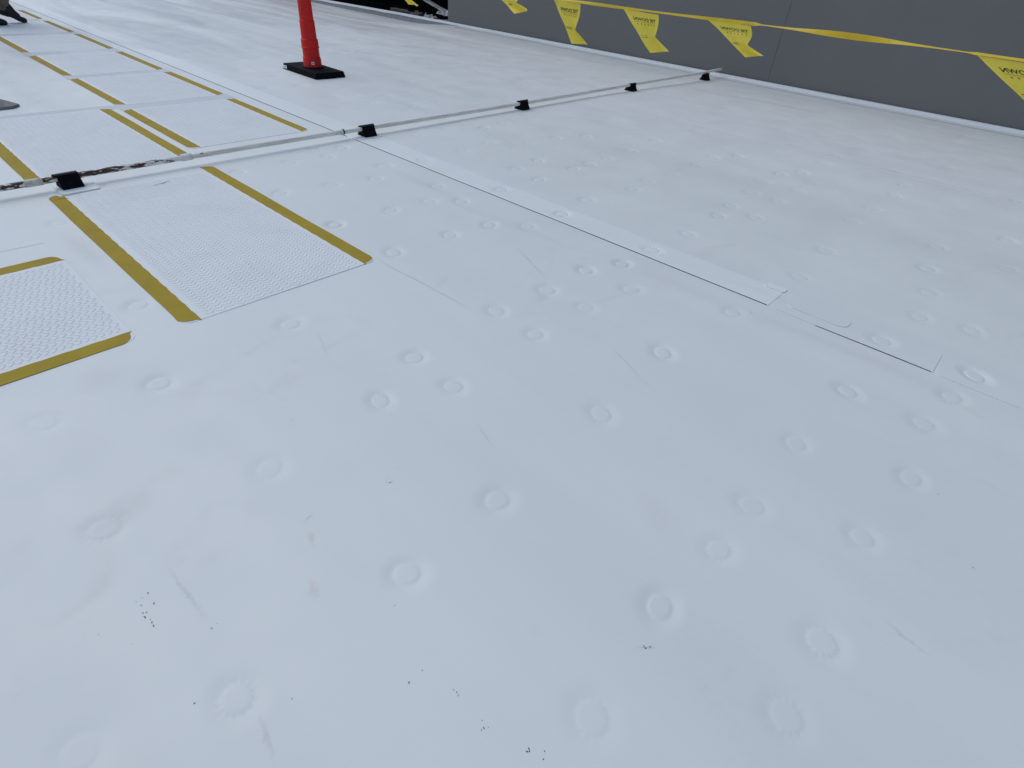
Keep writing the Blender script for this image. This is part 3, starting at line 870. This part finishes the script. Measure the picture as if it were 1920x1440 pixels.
bmesh.ops.triangulate(bm, faces=[f_ for f_ in bm.faces if len(f_.verts) > 4])
ME_STRAP = bpy.data.meshes.new('strap'); bm.to_mesh(ME_STRAP); bm.free(); ME_STRAP.materials.append(M['cap'])
for (x, sc, lab) in ((0.650, 1.0, 'black rubber pipe support nearest the camera, at the corner of the notched walkway pad'), (2.612, 1.0, 'black rubber pipe support standing on the long cover strip'), (4.380, 1.0, 'black rubber pipe support third along the pipe from the left'), (6.27, 1.0, 'black rubber pipe support fourth along the pipe from the left'), (8.10, 1.0, 'black rubber pipe support by the open pipe end at the wall')):
    zz = base_h(x, PY) + (0.0032 if 2.4 < x < 2.8 else 0.001) + (0.004 if x < 1 else 0)
    s_ = empty('pipe_support', (x, PY + random.uniform(-.003, .003), zz), lab, 'pipe support', 'black rubber pipe supports', R(random.uniform(-3, 3)))
    for nm, me in (('block', ME_BLOCK), ('strap', ME_STRAP)):
        c = bpy.data.objects.new(nm, me); COL.objects.link(c); c.parent = s_
# slip sheets under two of the supports
sheet('slip_sheet', rrect(0.575, 0.76, 3.735, 3.93, 0.02), 0.0085, 0.1, M['strip'], roof, dims=False)
sheet('slip_sheet', rrect(2.50, 2.70, 3.775, 3.93, 0.025), 0.0042, 0.1, M['strip'], roof, dims=False)

# ------------------------------------------------------------------ red delineator post
dl = empty('delineator_post', (3.585, 6.20, 0), 'red plastic delineator tube on a black rubber base', 'delineator', None, R(-1.0))
bm = box_bm(-0.178, 0.178, -0.345, 0.345, 0.0, 0.056, 0.010, 2)
for vv in bm.verts:
    if vv.co.z > 0.03:
        vv.co.x *= 0.955; vv.co.y *= 0.975
base = frombm('rubber_base', bm, M['rubber'], dl)
v, f = lathe([(0.125, 0.050), (0.122, 0.060), (0.104, 0.066)], 36)
pyd('raised_ring', v, f, M['rubber'], base, True)
frombm('grip_recess', box_bm(-0.06, 0.06, -0.352, -0.343, -0.0, 0.012), M['rubber'], base)
prof_t = [(0.090, 0.056), (0.094, 0.060), (0.0935, 0.135), (0.0905, 0.142), (0.0905, 0.152), (0.0855, 0.156), (0.0845, 0.222), (0.0835, 0.232), (0.0915, 0.236), (0.0925, 0.243), (0.0880, 0.248), (0.0865, 0.308), (0.0845, 0.316), (0.0775, 0.321), (0.0745, 0.478), (0.0735, 0.484), (0.0690, 0.488), (0.0665, 0.700), (0.0640, 0.706), (0.0620, 0.90), (0.058, 0.905), (0.056, 1.02), (0.045, 1.035), (0.030, 1.04)]
v, f = lathe(prof_t, 48)
tube = pyd('tube', v, f, M['red'], dl, True)
md = tube.modifiers.new('edges', 'EDGE_SPLIT'); md.split_angle = R(32)
# loop handle on top
hv, hf = [], []
rings = []
for i in range(13):
    a = math.pi * i / 12
    c = Vector((0.032 * math.cos(a), 0, 1.035 + 0.055 * math.sin(a)))
    d_ = Vector((math.cos(a), 0, math.sin(a)))
    rings.append([c + d_ * 0.010 * math.cos(t_) + Vector((0, 0.010 * math.sin(t_), 0)) for t_ in [2 * math.pi * q / 8 for q in range(8)]])
v, f = loft(rings)
pyd('loop_handle', v, f, M['red'], dl, True)
# stickers: the tube's faces the camera side, the base's is on the long left face
ang = math.atan2(-6.2, -3.585) + R(4)
stv, stf = [], []
for i in range(5):
    a = ang + R(4.4) * (i - 2)
    for z in (0.090, 0.117): stv.append((0.0951 * math.cos(a), 0.0951 * math.sin(a), z))
for i in range(4): stf.append((2 * i, 2 * i + 2, 2 * i + 3, 2 * i + 1))
st = pyd('sticker', stv, stf, M['sticker'], tube)
sgv, sgf = [], []
for i in range(3):
    a = ang + R(4.6) * (i - 1)
    for z in (0.097, 0.110): sgv.append((0.0957 * math.cos(a), 0.0957 * math.sin(a), z))
for i in range(2): sgf.append((2 * i, 2 * i + 2, 2 * i + 3, 2 * i + 1))
pyd('faded_print', sgv, sgf, M['ink_grey'], tube)
st = pyd('sticker', [(-0.1792, 0.325, 0.012), (-0.1792, 0.245, 0.012), (-0.1750, 0.245, 0.042), (-0.1750, 0.325, 0.042)], [(0, 1, 2, 3)], M['sticker'], base)
pyd('faded_print', [(-0.1795, 0.295, 0.024), (-0.1795, 0.260, 0.024), (-0.1765, 0.260, 0.036), (-0.1765, 0.295, 0.036)], [(0, 1, 2, 3)], M['ink_grey'], base)

# ------------------------------------------------------------------ pennant line
LX = 3.55
line = empty('pennant_line', (LX, 0.28, 0.96), 'yellow pennant warning line strung from the red post in front of the grey wall', 'pennant line')
def rope_z(y): return 0.962 - 0.010 * sstep(2.2, 4.4, y) * 1.0 + 0.006 * math.sin(y * 1.9)
def L3(y, z, x=0.0): return (x, y - 0.28, z - 0.96)
# twisted tape
v, f = [], []
n = 260
for i in range(n + 1):
    y = -2.3 + (6.16 + 2.3) * i / n
    tw = 0.55 * math.sin(y * 2.3 + 0.4) + 0.5 * math.sin(y * 5.1)
    if 0.45 < y < 1.45: tw = R(80) - R(85) * math.exp(-((y - 0.98) / 0.24) ** 2)
    hw = 0.0085
    if 0.55 < y < 1.4: hw = 0.0085 + 0.0055 * math.exp(-((y - 0.98) / 0.2) ** 2)
    z = rope_z(y)
    dz, dx = hw * math.cos(tw), hw * math.sin(tw)
    v += [L3(y, z + dz, dx), L3(y, z + 0.15 * dx, -0.2 * dz), L3(y, z - dz, -dx)]
for i in range(n):
    a = 3 * i
    f += [(a, a + 1, a + 4, a + 3), (a + 1, a + 2, a + 5, a + 4)]
pyd('tape', v, f, M['tape'], line, True)
rings = []
for i in range(60):
    y = 0.80 + 0.40 * i / 59
    rr = 0.0045 + 0.0055 * math.exp(-((y - 0.98) / 0.09) ** 2)
    rings.append([L3(y, rope_z(y) - 0.002 + rr * math.sin(t_ + y * 30) * 1.1, rr * 0.8 * math.cos(t_ + y * 30) + 0.012) for t_ in [2 * math.pi * q / 8 for q in range(8)]])
v, f = loft(rings)
pyd('wound_pennant', v, f, M['tape'], line, True)

def text_mesh(body, size):
    cu = bpy.data.curves.new('txt', 'FONT')
    cu.body = body
    cu.size = size
    cu.offset = size * 0.022
    cu.resolution_u = 3
    cu.align_x = 'CENTER'
    to = bpy.data.objects.new('txt', cu)
    COL.objects.link(to)
    bpy.context.view_layer.update()
    dg = bpy.context.evaluated_depsgraph_get()
    me = bpy.data.meshes.new_from_object(to.evaluated_get(dg))
    vs = [tuple(q.co) for q in me.vertices]
    fs = [tuple(q.vertices) for q in me.polygons]
    bpy.data.objects.remove(to); bpy.data.curves.remove(cu); bpy.data.meshes.remove(me)
    return vs, fs
TXT = text_mesh('TIE DOWN', 1.0)
TW = max(q[0] for q in TXT[0]) - min(q[0] for q in TXT[0])

def pennant(ytl, shape, label=None, seed=0, lettering=True, curl=0.045):
    """shape: (u, v) points TR, notch, tip, BL measured from the top left corner, u to the viewer's right"""
    TR, NO, TI, BL = [Vector((*q, 0)) for q in shape]
    def S(s, t, off=0.0):
        left = BL * t
        if t < 0.62:
            q = t / 0.62
            right = TR.lerp(NO, q) + Vector((0.012 * math.sin(math.pi * q), 0, 0))
        else:
            right = NO.lerp(TI, (t - 0.62) / 0.38)
        p_ = left.lerp(right, s)
        x = curl * (-t * 0.6 + 0.55 * math.sin(math.pi * min(1, s * 0.9 + 0.05)) * t) + 0.020 * noise.noise(Vector((s * 2 + seed, t * 2.2, seed)))
        x += 0.10 * max(0, t - 0.6) * (1.0 - 2.2 * abs(s - 0.5)) 
        y = ytl - p_.x
        return Vector(L3(y, rope_z(y) - 0.006 - p_.y, x - off))
    ns, nt = 14, 22
    v = [S(i / ns, j / nt) for j in range(nt + 1) for i in range(ns + 1)]
    f = []
    for j in range(nt):
        for i in range(ns):
            a = j * (ns + 1) + i
            f.append((a, a + 1, a + ns + 2, a + ns + 1))
    o = pyd('pennant', v, f, M['flag'], line, True)
    if label: o['label'] = label
    if lettering:
        # print shows through from the other face, so it reads mirrored
        vs, fs = TXT
        tv = [S(0.53 - (x / TW) * 0.74, 0.235 - y * 0.115, 0.0012) for x, y, z in vs]
        pyd('lettering', tv, [q[::-1] for q in fs], M['ink'], o)
        g = []
        gf = []
        for i in range(21):
            s_ = 0.16 + 0.74 * i / 20
            for t_ in (0.262, 0.270): g.append(S(s_, t_, 0.0012))
        for i in range(20): gf.append((2 * i, 2 * i + 1, 2 * i + 3, 2 * i + 2))
        for c_ in range(6):
            s0 = 0.24 + 0.60 * c_ / 5
            b_ = len(g)
            for (ds, dt) in ((-0.018, 0.30), (0.018, 0.30), (0.018, 0.335), (-0.018, 0.335)): g.append(S(s0 + ds, dt + random.uniform(-.006, .006), 0.0012))
            gf.append((b_, b_ + 3, b_ + 2, b_ + 1))
        for t0 in (0.60, 0.635):
            b_ = len(g)
            for (s_, dt) in ((0.10, 0), (0.42, 0), (0.42, 0.016), (0.10, 0.016)): g.append(S(s_, t0 + dt, 0.0012))
            gf.append((b_, b_ + 3, b_ + 2, b_ + 1))
        tag(pyd('small_print', g, gf, M['ink_soft'], o), kind='stuff')
    return o
A = [(.266, .004), (.276, .090), (.392, .130), (.288, .150)]
B = [(.252, .006), (.262, .118), (.388, .180), (.258, .204)]
Cc = [(.236, .003), (.226, .150), (.370, .222), (.222, .230)]
Dd = [(.250, .004), (.235, .110), (.385, .150), (.275, .168)]
pennant(0.425, [(.30, .004), (.33, .11), (.44, .17), (.36, .195)], seed=1.0)
pennant(1.760, A, seed=2.3)
pennant(2.335, B, seed=3.1)
pennant(2.915, Cc, seed=4.7)
pennant(3.500, [(.25, .005), (.26, .05), (.385, .075), (.265, .115)], seed=5.2)
pennant(4.10, [(.24, .003), (.235, .020), (.33, .034), (.255, .040)], seed=6.6, lettering=False, curl=0.02)
pennant(4.70, [(.24, .005), (.24, .13), (.365, .175), (.255, .172)], seed=7.9)
pennant(5.32, Dd, seed=8.4)
pennant(-0.22, B, seed=9.3)
pennant(-0.85, A, seed=10.3)
pennant(-1.50, Cc, seed=11.3)

# ------------------------------------------------------------------ grey sheet-metal cover at the left edge
mc = empty('metal_cover', (0.60, 5.95, 0), 'low grey sheet metal cover with a bolt, cut off by the left edge', 'metal cover')
# hipped pan, right end tapering to a turned-up tongue
out = [(-0.75, -0.13), (0.20, -0.10), (0.245, -0.09), (0.290, -0.03), (0.235, 0.08), (0.12, 0.16), (-0.75, 0.17)]
top = [(-0.72, -0.02), (0.05, -0.01), (0.10, 0.0), (0.13, 0.01), (0.11, 0.04), (0.04, 0.06), (-0.72, 0.06)]
v = [(x, y, 0.002) for x, y in out] + [(x, y, 0.020 if i != 3 else 0.016) for i, (x, y) in enumerate(out)] + [(x, y, 0.085) for x, y in top]
f = []
n = 7
for k_ in (0, 1):
    for i in range(n): f.append((k_ * n + i, k_ * n + (i + 1) % n, (k_ + 1) * n + (i + 1) % n, (k_ + 1) * n + i))
f.append(tuple(range(2 * n, 3 * n)))
o = pyd('pan', v, f, M['galv'], mc)
v, f = lathe([(0.012, 0), (0.012, 0.006), (0.008, 0.011)], 10)
o = pyd('bolt', v, f, M['bolt'], mc)
o.location = (0.175, -0.04, 0.040)
o.rotation_euler = (R(35), R(15), 0)

# ------------------------------------------------------------------ person at the top left, walking to the right
per = empty('person', (1.72, 10.63, 0), 'person in khaki trousers and black boots walking at the top left', 'person', None, math.atan2(-0.18, 0.98))
# local frame: +x is the walking direction, +y the person's left
def skin_body():
    J = {'pel': (0.10, 0, 0.93, .125, .105), 'waist': (0.11, 0, 1.08, .135, .10), 'chest': (0.13, 0, 1.28, .165, .115), 'sho': (0.14, 0, 1.42, .12, .09), 'neck': (0.15, 0, 1.50, .055, .055), 'head0': (0.165, 0, 1.58, .075, .085), 'head1': (0.17, 0, 1.68, .08, .095), 'head2': (0.165, 0, 1.745, .05, .06),
         'hl': (0.10, .095, .90, .095, .095), 'kl': (0.26, .105, .49, .062, .062), 'al': (0.115, .105, .135, .042, .042),
         'hr': (0.09, -.095, .90, .095, .095), 'kr': (0.06, -.105, .47, .062, .062), 'ar': (-0.02, -.105, .10, .042, .042),
         'sl': (0.14, .19, 1.40, .06, .06), 'el': (0.02, .25, 1.13, .045, .045), 'wl': (0.14, .24, 0.90, .032, .032), 'hndl': (0.17, .235, 0.83, .030, .040),
         'sr': (0.14, -.19, 1.40, .06, .06), 'er': (0.10, -.25, 1.12, .045, .045), 'wr': (0.26, -.23, 0.92, .032, .032), 'hndr': (0.31, -.225, 0.86, .030, .040)}
    E = [('pel', 'waist'), ('waist', 'chest'), ('chest', 'sho'), ('sho', 'neck'), ('neck', 'head0'), ('head0', 'head1'), ('head1', 'head2'), ('pel', 'hl'), ('hl', 'kl'), ('kl', 'al'), ('pel', 'hr'), ('hr', 'kr'), ('kr', 'ar'), ('sho', 'sl'), ('sl', 'el'), ('el', 'wl'), ('wl', 'hndl'), ('sho', 'sr'), ('sr', 'er'), ('er', 'wr'), ('wr', 'hndr')]
    # fingers: five short chains rooted in each palm
    for side, s_ in (('l', 1), ('r', -1)):
        hx, hy, hz = J['hnd' + side][:3]
        for q, (dx, L) in enumerate(((-0.028, .070), (-0.010, .082), (0.009, .086), (0.027, .074))):
            a_, b_ = f'f{side}{q}a', f'f{side}{q}b'
            J[a_] = (hx + dx + .008, hy - s_ * .002, hz - L * .6, .009, .009)
            J[b_] = (hx + dx + .018, hy - s_ * .016, hz - L, .008, .008)
            E += [('hnd' + side, a_), (a_, b_)]
        J['t' + side] = (hx + .050, hy - s_ * .012, hz - .015, .010, .010)
        E.append(('wr' if side == 'r' else 'wl', 't' + side)) if False else E.append(('hnd' + side, 't' + side))
    names = list(J)
    me = bpy.data.meshes.new('body')
    me.from_pydata([J[q][:3] for q in names], [(names.index(a_), names.index(b_)) for a_, b_ in E], [])
    o = bpy.data.objects.new('body', me)
    COL.objects.link(o)
    md = o.modifiers.new('skin', 'SKIN')
    sv = me.skin_vertices[0].data
    for i, q in enumerate(names):
        sv[i].radius = J[q][3:5]
        sv[i].use_root = q == 'pel'
    md.use_smooth_shade = True
    sb = o.modifiers.new('sub', 'SUBSURF'); sb.levels = sb.render_levels = 2
    bpy.context.view_layer.update()
    dg = bpy.context.evaluated_depsgraph_get()
    m2 = bpy.data.meshes.new_from_object(o.evaluated_get(dg))
    bpy.data.objects.remove(o)
    for q in (M['jacket'], M['trouser'], M['skin']): m2.materials.append(q)
    for pl in m2.polygons:
        z = pl.center.z
        hand = abs(pl.center.y) > 0.19 and z < 0.92
        pl.material_index = 2 if (z > 1.47 or hand) else (1 if z < 0.98 else 0)
        pl.use_smooth = True
    m2.name = 'body'
    b_ = bpy.data.objects.new('body', m2)
    COL.objects.link(b_)
    b_.parent = per
    return b_
body_o = skin_body()
def ell(c, ax, ay, u, w_, n=18, wr=0.0, sd_=0):
    r_ = []
    for i in range(n):
        a = 2 * math.pi * i / n
        k_ = 1 + wr * noise.noise(Vector((math.cos(a) * 2 + sd_, math.sin(a) * 2, c[2] * 9)))
        r_.append(Vector(c) + Vector(u) * ax * k_ * math.cos(a) + Vector(w_) * ay * k_ * math.sin(a))
    return r_
def trouser_leg(hip, knee, ankle, name='trouser_leg'):
    rings = []
    hip, knee, ankle = Vector(hip), Vector(knee), Vector(ankle)
    seq = []
    for i in range(8): seq.append((hip.lerp(knee, i / 8), 0.118 - 0.030 * i / 8))
    for i in range(11): seq.append((knee.lerp(ankle, i / 10), 0.088 - 0.014 * i / 10 + 0.006 * math.sin(i * 2.1) * (i / 10)))
    for i, (c, r_) in enumerate(seq):
        q = seq[min(i + 1, len(seq) - 1)][0] - seq[max(i - 1, 0)][0]
        q.normalize()
        u = Vector((1, 0, 0)) - q * q.x; u.normalize()
        w_ = q.cross(u)
        rings.append(ell(c, r_ * 1.08, r_ * 0.92, u, w_, 20, 0.16, 3))
    c, r_ = seq[-1]
    rings.append([p_ + (c - p_) * 0.08 for p_ in rings[-1]])
    v, f = loft(rings, False)
    o = pyd(name, v, f, M['trouser'], per, True)
    o.modifiers.new('t', 'SOLIDIFY').thickness = 0.004
    return o
trouser_leg((0.10, .095, .93), (0.25, .115, .50), (0.125, .125, .215))
trouser_leg((0.09, -.095, .93), (0.05, -.105, .47), (-0.03, -.105, .135))
def boot(ankle, toe, heel_lift):
    """boot as a loft of sections from heel to toe; local x forward"""
    ax, ay, az = ankle
    # sections: (x, width, sole z, top z)
    S_ = [(-0.085, .018, .012, .085), (-0.075, .034, .002, .125), (-0.045, .040, 0, .175), (0.0, .041, .004, .180), (0.035, .040, .012, .150), (0.075, .043, .008, .112), (0.12, .048, 0, .086), (0.16, .047, 0, .070), (0.195, .038, .002, .056), (0.212, .018, .010, .040)]
    rings = []
    for x, w_, z0, z1 in S_:
        r_ = []
        for i in range(16):
            a = 2 * math.pi * i / 16
            cy_, sz_ = math.cos(a), math.sin(a)
            yy = w_ * (abs(cy_) ** 0.6) * (1 if cy_ >= 0 else -1)
            zz = (z0 + z1) / 2 + (z1 - z0) / 2 * (abs(sz_) ** 0.7) * (1 if sz_ >= 0 else -1)
            r_.append(Vector((x, yy * (1.0 if sz_ < 0.5 else 0.85), zz)))
        rings.append(r_)
    v, f = loft(rings)
    o = pyd('boot', v, f, M['boot'], per, True)
    o.location = (toe[0] - 0.212 * math.cos(heel_lift), toe[1], 0.005)
    # pivot on the ball of the foot
    piv = Vector((0.15, 0, 0))
    rot = Matrix.Rotation(heel_lift, 4, 'Y')
    for q in o.data.vertices:
        w0 = q.co - piv
        if q.co.x < 0.15:
            w0 = rot @ w0
        q.co = w0 + piv
    return o
boot((0, 0, 0), (0.322, 0.105 + 0.03), R(24))
boot((0, 0, 0), (0.125, -0.105), 0.0)
# simple head details
hd = Vector((0.168, 0, 1.655))
def blob(name, c, r_, mt, par):
    bm_ = bmesh.new()
    bmesh.ops.create_uvsphere(bm_, u_segments=14, v_segments=10, radius=1)
    for q in bm_.verts: q.co = Vector(c) + Vector((q.co.x * r_[0], q.co.y * r_[1], q.co.z * r_[2]))
    return frombm(name, bm_, mt, par, True)
blob('hair', (0.150, 0, 1.705), (0.098, 0.088, 0.075), M['hair'], per)
blob('nose', (0.268, 0, 1.635), (0.016, 0.012, 0.022), M['skin'], per)
for s_ in (-1, 1):
    blob('eye', (0.252, s_ * 0.032, 1.662), (0.008, 0.012, 0.008), M['hair'], per)
    blob('ear', (0.160, s_ * 0.088, 1.645), (0.018, 0.010, 0.028), M['skin'], per)
blob('mouth', (0.255, 0, 1.592), (0.008, 0.024, 0.006), M['rustmark'], per)
